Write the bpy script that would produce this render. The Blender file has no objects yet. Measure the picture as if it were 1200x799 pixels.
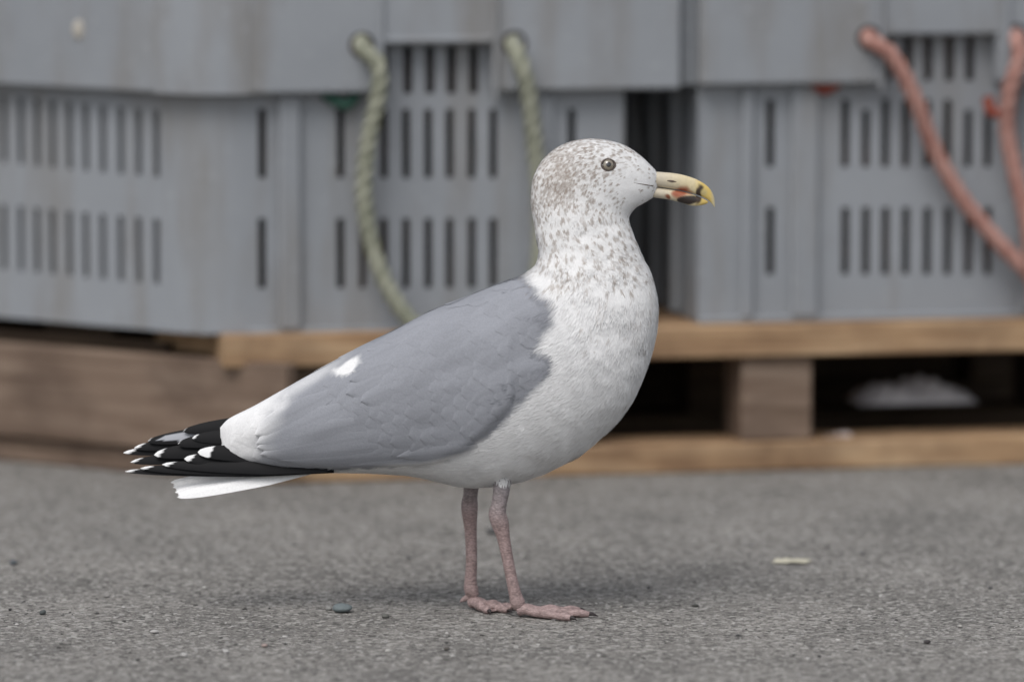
import bpy, bmesh, math, random
import numpy as np
from mathutils import Vector, Matrix
from mathutils.bvhtree import BVHTree
from mathutils.kdtree import KDTree

random.seed(7); rng = np.random.default_rng(7)
scene = bpy.context.scene
scene.view_settings.view_transform = 'Standard'
scene.view_settings.look = 'None'
scene.view_settings.exposure = 0

# ------------------------------------------------------------------ camera
CAM_H, CAM_D, PITCH, FPX = 0.93, 6.0, math.radians(6.05), 6600.0
cd = bpy.data.cameras.new('camera'); cam = bpy.data.objects.new('camera', cd)
scene.collection.objects.link(cam); scene.camera = cam
cam.location = (0, -CAM_D, CAM_H); cam.rotation_euler = (math.pi/2-PITCH, 0, 0)
cd.sensor_width = 36; cd.lens = 198; cd.clip_end = 1000; cd.clip_start = 0.05
cd.dof.use_dof = True; cd.dof.focus_distance = 5.99; cd.dof.aperture_fstop = 2.6

# survey helper: photo measurement -> (u,z) on a vertical plane through O with direction U
def measure(px, py, O, U):
    dx = (px-600)/FPX; dy = -(py-399.5)/FPX
    c, s = math.cos(PITCH), math.sin(PITCH)
    r = Vector((dx, c+dy*s, -s+dy*c))
    n = Vector((-U.y, U.x, 0))
    o = Vector((0, -CAM_D, CAM_H))
    t = (O-o).dot(n)/r.dot(n)
    p = o+r*t
    return (p-O).dot(U), p.z

# ------------------------------------------------------------------ world
w = bpy.data.worlds.new("World"); scene.world = w; w.use_nodes = True
nt = w.node_tree; bg = nt.nodes['Background']
sky = nt.nodes.new('ShaderNodeTexSky'); sky.sky_type = 'NISHITA'; sky.sun_disc = False
SUN_EL, SUN_AZ = math.radians(55), math.radians(205)
sky.sun_elevation = SUN_EL; sky.sun_rotation = SUN_AZ
sky.air_density = 1.0; sky.dust_density = 3.0
hs = nt.nodes.new('ShaderNodeHueSaturation'); hs.inputs['Saturation'].default_value = 0.32
nt.links.new(sky.outputs[0], hs.inputs['Color']); nt.links.new(hs.outputs[0], bg.inputs[0])
bg.inputs[1].default_value = 0.15
sd_ = bpy.data.lights.new('sun', 'SUN'); sd_.energy = 1.4; sd_.angle = math.radians(34); sd_.color = (1, .975, .95)
sun = bpy.data.objects.new('sun', sd_); scene.collection.objects.link(sun)
sdir = Vector((math.sin(SUN_AZ)*math.cos(SUN_EL), math.cos(SUN_AZ)*math.cos(SUN_EL), math.sin(SUN_EL)))
sun.rotation_euler = (-sdir).to_track_quat('-Z', 'Y').to_euler()

# ------------------------------------------------------------------ helpers
def newmat(name, rough=0.6, spec=0.3):
    m = bpy.data.materials.new(name); m.use_nodes = True
    b = m.node_tree.nodes['Principled BSDF']
    b.inputs['Roughness'].default_value = rough
    b.inputs['Specular IOR Level'].default_value = spec
    return m, m.node_tree, b
def N(nt, t, **k):
    n = nt.nodes.new(t)
    for a, v in k.items():
        if a in n.inputs.keys(): n.inputs[a].default_value = v
        else: setattr(n, a, v)
    return n
def ramp(nt, src, stops):
    r = nt.nodes.new('ShaderNodeValToRGB'); e = r.color_ramp.elements
    while len(e) < len(stops): e.new(0.5)
    for el, (p, c) in zip(e, stops):
        el.position = p; el.color = (c[0], c[1], c[2], 1)
    nt.links.new(src, r.inputs[0]); return r
def noise(nt, vec, scale, detail=3, rough=.55):
    n = nt.nodes.new('ShaderNodeTexNoise'); n.inputs['Scale'].default_value = scale
    n.inputs['Detail'].default_value = detail; n.inputs['Roughness'].default_value = rough
    if vec is not None: nt.links.new(vec, n.inputs['Vector'])
    return n
def mix(nt, fac, a, b, mode='MIX'):
    m = nt.nodes.new('ShaderNodeMix'); m.data_type = 'RGBA'; m.blend_type = mode
    for sock, v in ((m.inputs[0], fac), (m.inputs[6], a), (m.inputs[7], b)):
        if isinstance(v, bpy.types.NodeSocket): nt.links.new(v, sock)
        else: sock.default_value = v if not isinstance(v, tuple) else (v[0], v[1], v[2], 1)
    return m.outputs[2]
def bump(nt, b, src, strength, dist):
    bp = nt.nodes.new('ShaderNodeBump'); bp.inputs['Strength'].default_value = strength
    bp.inputs['Distance'].default_value = dist
    nt.links.new(src, bp.inputs['Height']); nt.links.new(bp.outputs[0], b.inputs['Normal']); return bp
def link(ob, parent=None):
    scene.collection.objects.link(ob)
    if parent: ob.parent = parent
    return ob
def empty(name):
    e = bpy.data.objects.new(name, None); scene.collection.objects.link(e); e.empty_display_size = .1; return e
def meshobj(name, V, F, mat, parent=None, col=None, smooth=True):
    me = bpy.data.meshes.new(name)
    if isinstance(V, np.ndarray): V = V.tolist()
    me.from_pydata(V, [], F if isinstance(F, list) else F.tolist())
    me.update()
    if smooth: me.polygons.foreach_set('use_smooth', [True]*len(me.polygons))
    if col is not None:
        at = me.attributes.new('Col', 'FLOAT_COLOR', 'POINT')
        c = np.ones((len(me.vertices), 4)); c[:, :3] = col
        at.data.foreach_set('color', c.ravel())
    me.materials.append(mat)
    return link(bpy.data.objects.new(name, me), parent)

# ------------------------------------------------------------------ materials
def plastic_mat():
    m, nt, b = newmat('crate_plastic', .5, .35)
    tc = N(nt, 'ShaderNodeTexCoord'); v = tc.outputs['Object']
    n1 = noise(nt, v, 3.0, 4, .6)
    base = ramp(nt, n1.outputs[0], [(.3, (.235, .250, .270)), (.7, (.285, .302, .324))])
    mp = N(nt, 'ShaderNodeMapping'); mp.inputs['Scale'].default_value = (14, 14, 2.2); nt.links.new(v, mp.inputs[0])
    n2 = noise(nt, mp.outputs[0], 1.3, 5, .65)
    st = ramp(nt, n2.outputs[0], [(.47, (0, 0, 0)), (.80, (.72, .72, .72))])
    c = mix(nt, st.outputs[0], base.outputs[0], (.175, .155, .13))
    n3 = noise(nt, v, 60, 3, .7)
    sc = ramp(nt, n3.outputs[0], [(.6, (0, 0, 0)), (.72, (.4, .4, .4))])
    c = mix(nt, sc.outputs[0], c, (.37, .39, .41))
    nt.links.new(c, b.inputs['Base Color'])
    bump(nt, b, n1.outputs[0], .3, .004)
    return m
def wood_mat(name, c1, c2, c3):
    m, nt, b = newmat(name, .8, .15)
    tc = N(nt, 'ShaderNodeTexCoord'); mp = N(nt, 'ShaderNodeMapping')
    oi = N(nt, 'ShaderNodeObjectInfo')
    ad = N(nt, 'ShaderNodeVectorMath', operation='ADD'); mu = N(nt, 'ShaderNodeMath', operation='MULTIPLY'); mu.inputs[1].default_value = 9
    nt.links.new(oi.outputs['Random'], mu.inputs[0])
    nt.links.new(tc.outputs['Object'], ad.inputs[0]); nt.links.new(mu.outputs[0], ad.inputs[1])
    mp.inputs['Scale'].default_value = (2.0, 26, 26); nt.links.new(ad.outputs[0], mp.inputs[0])
    n1 = noise(nt, mp.outputs[0], 2.2, 5, .6); n1.inputs['Distortion'].default_value = .6
    r = ramp(nt, n1.outputs[0], [(.3, c1), (.5, c2), (.72, c3)])
    n2 = noise(nt, ad.outputs[0], 7, 4, .6)
    d = ramp(nt, n2.outputs[0], [(.42, (0, 0, 0)), (.72, (.75, .75, .75))])
    c = mix(nt, d.outputs[0], r.outputs[0], (c1[0]*.6, c1[1]*.6, c1[2]*.65))
    nt.links.new(c, b.inputs['Base Color'])
    bump(nt, b, n1.outputs[0], .5, .003)
    return m
PL = plastic_mat()
WOOD = wood_mat('pallet_wood', (.22, .13, .075), (.38, .25, .145), (.50, .36, .225))
WOODG = wood_mat('weathered_wood', (.13, .09, .065), (.20, .145, .11), (.28, .215, .165))
WOOD_SHADE = wood_mat('shaded_wood', (.05, .035, .025), (.08, .058, .04), (.12, .085, .06))  # near-black pallet wood; shade on inner and rear boards put into the colour
DARK, _, _b = newmat('crate_interior_dark', .9, .1)  # near-black interior shade put into the colour, brown for what is stored inside
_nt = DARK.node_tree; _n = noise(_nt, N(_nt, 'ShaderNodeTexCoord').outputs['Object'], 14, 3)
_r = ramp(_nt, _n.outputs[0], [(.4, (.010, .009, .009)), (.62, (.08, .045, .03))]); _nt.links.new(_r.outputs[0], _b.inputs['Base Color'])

# ------------------------------------------------------------------ ground
m, nt, b = newmat('asphalt', .92, .15)
tc = N(nt, 'ShaderNodeTexCoord'); v = tc.outputs['Object']
nf = noise(nt, v, 300, 3, .75); nm = noise(nt, v, 70, 3, .75); nl = noise(nt, v, 5, 4, .6)
base = ramp(nt, nm.outputs[0], [(.28, (.145, .139, .130)), (.5, (.238, .229, .216)), (.72, (.345, .334, .317))])
fine = ramp(nt, nf.outputs[0], [(.30, (.38, .38, .38)), (.5, (1, 1, 1)), (.70, (1.75, 1.73, 1.7))])
c = mix(nt, 1.0, base.outputs[0], fine.outputs[0], 'MULTIPLY')
lar = ramp(nt, nl.outputs[0], [(.32, (.78, .78, .78)), (.68, (1.22, 1.21, 1.20))])
c = mix(nt, 1.0, c, lar.outputs[0], 'MULTIPLY')
vo = N(nt, 'ShaderNodeTexVoronoi', Scale=190.0); nt.links.new(v, vo.inputs['Vector'])
vs = N(nt, 'ShaderNodeSeparateColor'); nt.links.new(vo.outputs['Color'], vs.inputs[0])
vr = ramp(nt, vs.outputs[0], [(.82, (0, 0, 0)), (.86, (.8, .8, .8))])
c = mix(nt, vr.outputs[0], c, (.45, .435, .41))
vr2 = ramp(nt, vs.outputs[1], [(.84, (0, 0, 0)), (.88, (.75, .75, .75))])
c = mix(nt, vr2.outputs[0], c, (.075, .072, .068))
nt.links.new(c, b.inputs['Base Color'])
bump(nt, b, nf.outputs[0], .9, .004)
ASPH = m
meshobj('asphalt_ground', [(-150, -60, 0), (150, -60, 0), (150, 300, 0), (-150, 300, 0)], [(0, 1, 2, 3)], ASPH, smooth=False)

def attr_mat(name, rough, spec, bumpscale=0, bstr=.3, bdist=.0005):
    m, nt, b = newmat(name, rough, spec)
    a = N(nt, 'ShaderNodeAttribute', attribute_name='Col')
    tc = N(nt, 'ShaderNodeTexCoord')
    if bumpscale:
        n = noise(nt, tc.outputs['Object'], bumpscale, 3, .6)
        bump(nt, b, n.outputs[0], bstr, bdist)
        r = ramp(nt, n.outputs[0], [(.3, (.93, .93, .93)), (.7, (1.05, 1.05, 1.05))])
        nt.links.new(mix(nt, 1.0, a.outputs['Color'], r.outputs[0], 'MULTIPLY'), b.inputs['Base Color'])
    else: nt.links.new(a.outputs['Color'], b.inputs['Base Color'])
    return m
STONE = attr_mat('stone', .85, .25, 300, .5, .001)

t_ = (1+5**.5)/2
ICO = np.array([(-1,t_,0),(1,t_,0),(-1,-t_,0),(1,-t_,0),(0,-1,t_),(0,1,t_),(0,-1,-t_),(0,1,-t_),(t_,0,-1),(t_,0,1),(-t_,0,-1),(-t_,0,1)])/1.902
ICF = np.array([(0,11,5),(0,5,1),(0,1,7),(0,7,10),(0,10,11),(1,5,9),(5,11,4),(11,10,2),(10,7,6),(7,1,8),(3,9,4),(3,4,2),(3,2,6),(3,6,8),(3,8,9),(4,9,5),(2,4,11),(6,2,10),(8,6,7),(9,8,1)])
def stones(name, pos, rad, cols, flat=.6, sink=.2):
    n = len(pos)
    jit = rng.uniform(.7, 1.25, (n, 12, 1))
    sc = np.stack([rng.uniform(.7, 1.4, n), rng.uniform(.7, 1.3, n), rng.uniform(flat*.7, flat*1.2, n)], 1)[:, None, :]
    V = ICO[None]*jit*sc*rad[:, None, None]
    a = rng.uniform(0, 6.28, n); ca, sa = np.cos(a)[:, None], np.sin(a)[:, None]
    X = V[:, :, 0]*ca-V[:, :, 1]*sa; Y = V[:, :, 0]*sa+V[:, :, 1]*ca
    V[:, :, 0] = X+pos[:, 0:1]; V[:, :, 1] = Y+pos[:, 1:2]; V[:, :, 2] += (rad*(flat-sink))[:, None]
    F = (ICF[None]+np.arange(n)[:, None, None]*12).reshape(-1, 3)
    C = np.repeat(cols, 12, 0)
    return meshobj(name, V.reshape(-1, 3), F, STONE, col=C, smooth=False)
n = 24000
pos = np.stack([rng.uniform(-1.0, 1.0, n), rng.uniform(-.9, 1.5, n)], 1)
rad = .0008+.0020*rng.random(n)**3
g = rng.uniform(.12, .38, n)
cols = np.stack([g, g*.97, g*.935], 1)
lt = rng.random(n); cols[lt > .95] *= 1.45; cols[lt < .09] *= .35
stones('gravel', pos, rad, cols, .5, .35)
def ground_at(px, py):
    a = PITCH+math.atan((py-399.5)/FPX); D = CAM_H/math.tan(a)
    d = D*math.cos(PITCH)+CAM_H*math.sin(PITCH)
    return ((px-600)/FPX*d, D-CAM_D)
peb = [(401,717,.0125,(.15,.175,.18)),(452,724,.0055,(.12,.12,.11)),(386,715,.005,(.25,.25,.24)),(15,662,.007,(.10,.11,.12)),(50,720,.0055,(.09,.10,.10)),
       (577,626,.009,(.09,.09,.09)),(815,711,.004,(.05,.05,.045)),(1087,754,.0045,(.05,.045,.045)),(728,712,.003,(.4,.38,.35)),(640,640,.004,(.1,.1,.1)),
       (310,758,.005,(.3,.24,.22)),(523,762,.004,(.10,.09,.08)),(880,640,.004,(.2,.2,.2)),(125,700,.004,(.25,.24,.23)),(960,770,.003,(.07,.07,.07)),(455,764,.004,(.4,.39,.37)),(12,715,.003,(.05,.05,.05)),
       (480,655,.004,(.10,.10,.10)),(1010,650,.004,(.12,.12,.12)),(1125,735,.004,(.35,.34,.32)),(240,690,.004,(.4,.39,.37)),(690,770,.004,(.3,.29,.28)),(182,742,.005,(.40,.39,.38)),(865,745,.003,(.1,.1,.1)),
       (760,690,.0035,(.08,.08,.08)),(345,640,.004,(.1,.1,.1)),(215,770,.006,(.38,.37,.36)),(265,765,.005,(.42,.41,.4)),(1160,690,.0035,(.1,.1,.1))]
for (px, py, r, c) in peb:
    o = stones('pebble', np.array([ground_at(px, py)]), np.array([r]), np.array([c]), .6, .15)
    bv = o.modifiers.new('s', 'SUBSURF'); bv.levels = 1; bv.render_levels = 2
    o.data.polygons.foreach_set('use_smooth', [True]*20)
gx, gy = ground_at(930, 659)
Vf = [(gx, gy, .004)]; Ff = []
for i in range(18):
    a = i/18*6.283; rr = 1+random.uniform(-.35, .25)
    Vf.append((gx+math.cos(a)*.022*rr, gy+math.sin(a)*.022*rr, .0015+.0025*random.random()))
for i in range(18): Ff.append((0, 1+i, 1+(i+1) % 18))
meshobj('shell_chip', Vf, Ff, STONE, col=np.tile([.56, .53, .42], (19, 1)))

# ------------------------------------------------------------------ crates & pallets
YAW = math.radians(11.2)
UF = Vector((math.cos(YAW), math.sin(YAW), 0)); NF = Vector((UF.y, -UF.x, 0))
OP = Vector((-.29, 1.06, 0))            # pallet front line
OC = OP - NF*.03                        # crate front plane

def panel(name, O, U, us, zs, holes, thick, off, parent, mat=PL, bev=.002):
    Nn = Vector((U.y, -U.x, 0))
    if Nn.y > 0: Nn = -Nn
    gu = sorted(set([us[0], us[1]]+[h[i] for h in holes for i in (0, 1) if us[0] < h[i] < us[1]]))
    gz = sorted(set([zs[0], zs[1]]+[h[i] for h in holes for i in (2, 3) if zs[0] < h[i] < zs[1]]))
    bm = bmesh.new(); vd = {}
    def vt(i, j, k):
        if (i, j, k) not in vd:
            p = O+U*gu[i]+Vector((0, 0, gz[j]))+Nn*(off-(thick if k else 0))
            vd[(i, j, k)] = bm.verts.new(p)
        return vd[(i, j, k)]
    nu, nz = len(gu)-1, len(gz)-1
    sol = [[True]*nz for _ in range(nu)]
    for i in range(nu):
        for j in range(nz):
            cu, cz = (gu[i]+gu[i+1])/2, (gz[j]+gz[j+1])/2
            for h in holes:
                if h[0] < cu < h[1] and h[2] < cz < h[3]: sol[i][j] = False
    S = lambda i, j: 0 <= i < nu and 0 <= j < nz and sol[i][j]
    for i in range(nu):
        for j in range(nz):
            if not sol[i][j]: continue
            bm.faces.new([vt(i, j, 0), vt(i+1, j, 0), vt(i+1, j+1, 0), vt(i, j+1, 0)])
            bm.faces.new([vt(i, j, 1), vt(i, j+1, 1), vt(i+1, j+1, 1), vt(i+1, j, 1)])
            if not S(i-1, j): bm.faces.new([vt(i, j, 0), vt(i, j+1, 0), vt(i, j+1, 1), vt(i, j, 1)])
            if not S(i+1, j): bm.faces.new([vt(i+1, j, 0), vt(i+1, j, 1), vt(i+1, j+1, 1), vt(i+1, j+1, 0)])
            if not S(i, j-1): bm.faces.new([vt(i, j, 0), vt(i, j, 1), vt(i+1, j, 1), vt(i+1, j, 0)])
            if not S(i, j+1): bm.faces.new([vt(i, j+1, 0), vt(i+1, j+1, 0), vt(i+1, j+1, 1), vt(i, j+1, 1)])
    bmesh.ops.recalc_face_normals(bm, faces=bm.faces)
    me = bpy.data.meshes.new(name); bm.to_mesh(me); bm.free(); me.materials.append(mat)
    ob = link(bpy.data.objects.new(name, me), parent)
    if bev:
        bv = ob.modifiers.new('b', 'BEVEL'); bv.width = bev; bv.segments = 2; bv.limit_method = 'ANGLE'
    return ob
def arc_wall(name, C, U1, U2, tl, z0, z1, thick, off, parent):
    A = C+U2*tl; B = C+U1*tl; V = []; F = []; K = 40
    n2 = Vector((U2.y, -U2.x, 0)); n2 = n2 if n2.y < 0 else -n2
    n1 = Vector((U1.y, -U1.x, 0)); n1 = n1 if n1.y < 0 else -n1
    for i in range(K+1):
        t = i/K
        p = A*(1-t)**2+C*2*t*(1-t)+B*t*t
        nn = (n2*(1-t)+n1*t).normalized()
        for z in (z0, z1):
            for o in (off, off-thick):
                q = p+nn*o; V.append((q.x, q.y, z))
    for i in range(K):
        a = i*4; b_ = a+4
        F += [(a, b_, b_+2, a+2), (a+1, a+3, b_+3, b_+1), (a, a+1, b_+1, b_), (a+2, b_+2, b_+3, a+3)]
    return meshobj(name, V, F, PL, parent, smooth=False)

def mz(py, px, O=OC, U=UF): return measure(px, py, O, U)[1]
def mu_(px, py=250, O=OC, U=UF): return measure(px, py, O, U)[0]
def slot(px, w_, pt, pb, O=OC, U=UF):
    u, z1 = measure(px, pt, O, U); _, z0 = measure(px, pb, O, U); h = w_/2/917
    return (u-h, u+h, z0, z1)

RIM = .026
def catmull(K, sub):
    K = np.asarray(K, float); P = np.vstack([2*K[0]-K[1], K, 2*K[-1]-K[-2]]); out = []
    for i in range(1, len(P)-2):
        for s in range(sub):
            t = s/sub
            out.append(.5*((2*P[i])+(-P[i-1]+P[i+1])*t+(2*P[i-1]-5*P[i]+4*P[i+1]-P[i+2])*t*t+(-P[i-1]+3*P[i]-3*P[i+1]+P[i+2])*t**3))
    out.append(P[-2]); return np.array(out)
def rope(name, pts, r, mat, parent=None):
    P = catmull(np.array(pts), 12)
    seg = np.linalg.norm(np.diff(P, axis=0), axis=1); s = np.concatenate([[0], np.cumsum(seg)])
    M = int(s[-1]/.003)+2; ss = np.linspace(0, s[-1], M)
    P = np.stack([np.interp(ss, s, P[:, k]) for k in range(3)], 1)
    T = np.gradient(P, axis=0); T /= np.linalg.norm(T, axis=1)[:, None]
    ref = np.array([0.1, 1, 0.05]); A = np.cross(T, ref); A /= np.linalg.norm(A, axis=1)[:, None]; B = np.cross(T, A)
    V = []; F = []; R = 8
    for k in range(3):
        ph = ss*2*math.pi/(r*5.6)+k*2*math.pi/3
        Cc = P+(A*np.cos(ph)[:, None]+B*np.sin(ph)[:, None])*r*.46
        base = len(V)
        for i in range(M):
            for j in range(R):
                a = 2*math.pi*j/R
                V.append(tuple(Cc[i]+(A[i]*math.cos(a)+B[i]*math.sin(a))*r*.62))
        for i in range(M-1):
            for j in range(R):
                F.append((base+i*R+j, base+i*R+(j+1) % R, base+(i+1)*R+(j+1) % R, base+(i+1)*R+j))
        F.append(tuple(base+j for j in range(R))); F.append(tuple(base+(M-1)*R+j for j in range(R)))
    return meshobj(name, V, F, mat, parent)
def rope_mat(name, c1, c2):
    m, nt, b = newmat(name, .85, .2)
    n_ = noise(nt, N(nt, 'ShaderNodeTexCoord').outputs['Object'], 45, 4)
    r = ramp(nt, n_.outputs[0], [(.35, c1), (.65, c2)]); nt.links.new(r.outputs[0], b.inputs['Base Color'])
    n2 = noise(nt, None, 600, 2); bump(nt, b, n2.outputs[0], .6, .001); return m
ROPE1 = rope_mat('rope_green', (.24, .25, .19), (.37, .375, .30))
ROPE2 = rope_mat('rope_orange', (.34, .17, .14), (.47, .28, .24))
ROPER = rope_mat('rope_red', (.25, .05, .035), (.30, .09, .06))
ROPEG = rope_mat('rope_teal', (.03, .09, .07), (.06, .13, .10))
def on_front(px, py, off):
    u, z = measure(px, py, OC, UF); p = OC+UF*u+NF*off; return (p.x, p.y, z)

# ---- left crate (wide, splayed corner)
crA = empty('plastic_crate')
uC = mu_(238); CL = OC+UF*uC
aL = math.radians(38); UL = Vector((-math.cos(aL), math.sin(aL), 0))
zb = mz(391, 300); ztop = mz(-70, 400); zrim = mz(108, 400)
uR = mu_(731)-uC; tl = .055
holes = []
sl_hi = [(307, 9)]+[(399, 9)]+[(x, 9) for x in (450, 476, 502, 527, 553, 578)]+[(670, 9)]
def S2(px, w_, a, b_):
    h = slot(px, w_, a, b_); return (h[0]-uC, h[1]-uC, h[2], h[3])
for px, w_ in sl_hi:
    holes.append(S2(px, w_, 128, 209)); holes.append(S2(px, w_, 256, 338))
for px in (425,): holes.append(S2(px, 8, 256, 338))
for px in (450, 478, 504, 529, 555): holes.append(S2(px, 10, 54, 110))
panel('front_wall', CL, UF, (tl, uR), (zb, ztop-.01), holes, .006, 0, crA)
hl = []
for x, dy in zip((4, 24, 43, 61, 81, 100, 120, 141, 162, 183), np.linspace(-17, 0, 10)):
    for a, b_ in ((130, 208), (257, 333)):
        u, z1 = measure(x, a+dy, CL, UL); _, z0 = measure(x, b_+dy, CL, UL); hl.append((u-.0048, u+.0048, z0, z1))
uLe = .62
panel('side_wall', CL, UL, (tl, uLe), (zb, ztop-.01), hl, .008, 0, crA)
arc_wall('corner', CL, UF, UL, tl, zb, ztop-.01, .006, 0, crA)
h = S2(510, 126, 50, 130)
panel('front_rim', CL, UF, (tl, mu_(792)-uC), (zrim, ztop), [h], RIM-.002, RIM+.001, crA, bev=.004)
panel('side_rim', CL, UL, (tl, uLe), (zrim, ztop), [], RIM-.002, RIM+.001, crA, bev=.004)
arc_wall('rim_corner', CL, UF, UL, tl+.001, zrim, ztop, RIM-.002, RIM+.0012, crA)
def box_on(name, O, U, u0, u1, z0, z1, off0, off1, parent, mat=PL, bev=.003):
    return panel(name, O, U, (u0, u1), (z0, z1), [], off1-off0, off1, parent, mat, bev)
for a, b_ in ((326, 352), (618, 648)):
    box_on('rib', CL, UF, mu_(a)-uC, mu_(b_)-uC, zb+.004, zrim-.002, .001, .010, crA, bev=.004)
box_on('notch_frame_top', CL, UF, mu_(447)-uC, mu_(572)-uC, mz(50, 510)+.001, mz(42, 510), RIM+.0015, RIM+.006, crA)
box_on('notch_rib_l', CL, UF, mu_(441)-uC, mu_(446)-uC, zrim+.002, ztop-.01, RIM+.0015, RIM+.007, crA)
box_on('notch_rib_r', CL, UF, mu_(573)-uC, mu_(579)-uC, zrim-.012, ztop-.01, RIM+.0015, RIM+.007, crA)
box_on('bottom_lip', CL, UF, tl, uR, zb-.002, zb+.007, .001, .006, crA)
D0 = .55
bk = [CL+UF*uR, CL+UF*uR-NF*D0, CL+UL*uLe-NF*.35, CL+UL*uLe, CL]
def prism(name, poly, z0, z1, mat, parent):
    V = [(p.x, p.y, z0) for p in poly]+[(p.x, p.y, z1) for p in poly]; n_ = len(poly)
    F = [tuple(range(n_)), tuple(range(n_, 2*n_))]+[(i, (i+1) % n_, n_+(i+1) % n_, n_+i) for i in range(n_)]
    return meshobj(name, V, F, mat, parent, smooth=False)
cen = sum(bk, Vector())/5
prism('floor', [cen+(p-cen)*.97 for p in bk], zb-.001, zb+.008, PL, crA)
prism('lid', [cen+(p-cen)*1.04 for p in bk], ztop+.001, ztop+.02, PL, crA)
for i in range(1, 3):
    a, b_ = bk[i], bk[i+1]; V = [(a.x, a.y, zb), (b_.x, b_.y, zb), (b_.x, b_.y, ztop), (a.x, a.y, ztop)]
    meshobj('back_wall', V, [(0, 1, 2, 3)], PL, crA, smooth=False)
a, b_ = bk[0], bk[1]; meshobj('end_wall', [(a.x, a.y, zb), (b_.x, b_.y, zb), (b_.x, b_.y, ztop), (a.x, a.y, ztop)], [(0, 1, 2, 3)], PL, crA, smooth=False)
prism('inner_dark_mass', [cen+(p-cen)*.86 for p in bk], zb+.012, ztop-.02, DARK, crA)  # dark body put behind the slots so the inside looks dark
bpy.ops.mesh.primitive_uv_sphere_add(segments=16, ring_count=10, radius=.008)
o = bpy.context.object; o.name = 'dropping'; u, z = measure(110, 34, CL, UL); nl_ = Vector((UL.y, -UL.x, 0)); nl_ = nl_ if nl_.y < 0 else -nl_
q = CL+UL*u+nl_*(RIM+.002); o.location = (q.x, q.y, z); o.scale = (1, .5, 1.6); o.parent = crA
mm, _nt, _b = newmat('dropping', .7); _b.inputs['Base Color'].default_value = (.42, .39, .34, 1); o.data.materials.append(mm)

# ---- right crate
crB = empty('plastic_crate')
uB = mu_(818); CR = OC+UF*uB; uBe = mu_(1420)-uB
zbR = mz(376, 900); zrR = mz(98, 900)
def S3(px, w_, a, b_):
    h = slot(px, w_, a, b_); return (h[0]-uB, h[1]-uB, h[2], h[3])
holes = []
for i, px in enumerate((903, 991, 1015, 1038, 1062, 1087, 1111, 1135, 1158, 1240, 1330)):
    dt = 12 if px in (1015, 1135) else 0
    holes.append(S3(px, 9.5, 117+dt, 196)); holes.append(S3(px, 9.5, 243, 322))
for px in (1040, 1064, 1088, 1113, 1137): holes.append(S3(px, 10, 42, 95))
panel('front_wall', CR, UF, (0, uBe), (zbR, ztop-.01), holes, .006, 0, crB)
panel('front_rim', CR, UF, (-.004, uBe+.02), (zrR, ztop), [S3(1098, 134, 40, 130)], RIM-.002, RIM+.001, crB, bev=.004)
for a, b_ in ((868, 882), (926, 958), (1195, 1225)):
    box_on('rib', CR, UF, mu_(a)-uB, mu_(b_)-uB, zbR+.004, zrR-.002, .001, .009, crB, bev=.004)
box_on('notch_rib_l', CR, UF, mu_(1022)-uB, mu_(1028)-uB, zrR-.01, ztop-.01, RIM+.0015, RIM+.007, crB)
box_on('notch_rib_r', CR, UF, mu_(1168)-uB, mu_(1175)-uB, zrR-.01, ztop-.01, RIM+.0015, RIM+.007, crB)
box_on('bottom_lip', CR, UF, 0, uBe, zbR-.002, zbR+.007, .001, .006, crB)
US = -NF
def side(O, name, z0, z1, off, th, parent, d=D0):
    p0 = O-UF*off; p1 = p0+US*d; q0 = p0+UF*th; q1 = p1+UF*th
    return prism(name, [p0, p1, q1, q0], z0, z1, PL, parent)
side(CR+US*.0065, 'side_wall', zbR, ztop-.01, 0, .006, crB)
side(CR-US*0, 'side_rim', zrR, ztop-.002, .022, .020, crB)
for d in (.10, .22, .34, .46):
    p = CR+US*d; prism('side_rib', [p-UF*.001, p-UF*.012, p-UF*.012+US*.02, p-UF*.001+US*.02], zbR+.005, zrR-.005, PL, crB)
bkR = [CR+US*.008+UF*.01, CR+US*D0+UF*.01, CR+US*D0+UF*uBe, CR+US*.008+UF*uBe]
cR = sum(bkR, Vector())/4
prism('inner_dark_mass', [cR+(p-cR)*.9 for p in bkR], zbR+.012, ztop-.02, DARK, crB)
prism('lid', [cR+(p-cR)*1.06 for p in bkR], ztop+.001, ztop+.02, PL, crB)
prism('floor', bkR, zbR-.001, zbR+.008, PL, crB)
prism('back_wall', [CR+US*(D0+.001)+UF*.01, CR+US*(D0+.008)+UF*.01, CR+US*(D0+.008)+UF*uBe, CR+US*(D0+.001)+UF*uBe], zbR, ztop, PL, crB)

def board(name, P, L, W, H, yaw, mat, parent):
    bm = bmesh.new(); bmesh.ops.create_cube(bm, size=1)
    for v_ in bm.verts: v_.co = Vector((v_.co.x*L, v_.co.y*W, v_.co.z*H))
    me = bpy.data.meshes.new(name); bm.to_mesh(me); bm.free(); me.materials.append(mat)
    o = link(bpy.data.objects.new(name, me), parent)
    U = Vector((math.cos(yaw), math.sin(yaw), 0)); Bk = Vector((-U.y, U.x, 0))
    o.location = P+U*L/2+Bk*W/2+Vector((0, 0, H/2)); o.rotation_euler = (0, 0, yaw)
    bv = o.modifiers.new('b', 'BEVEL'); bv.width = .003; bv.segments = 2
    return o

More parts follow.
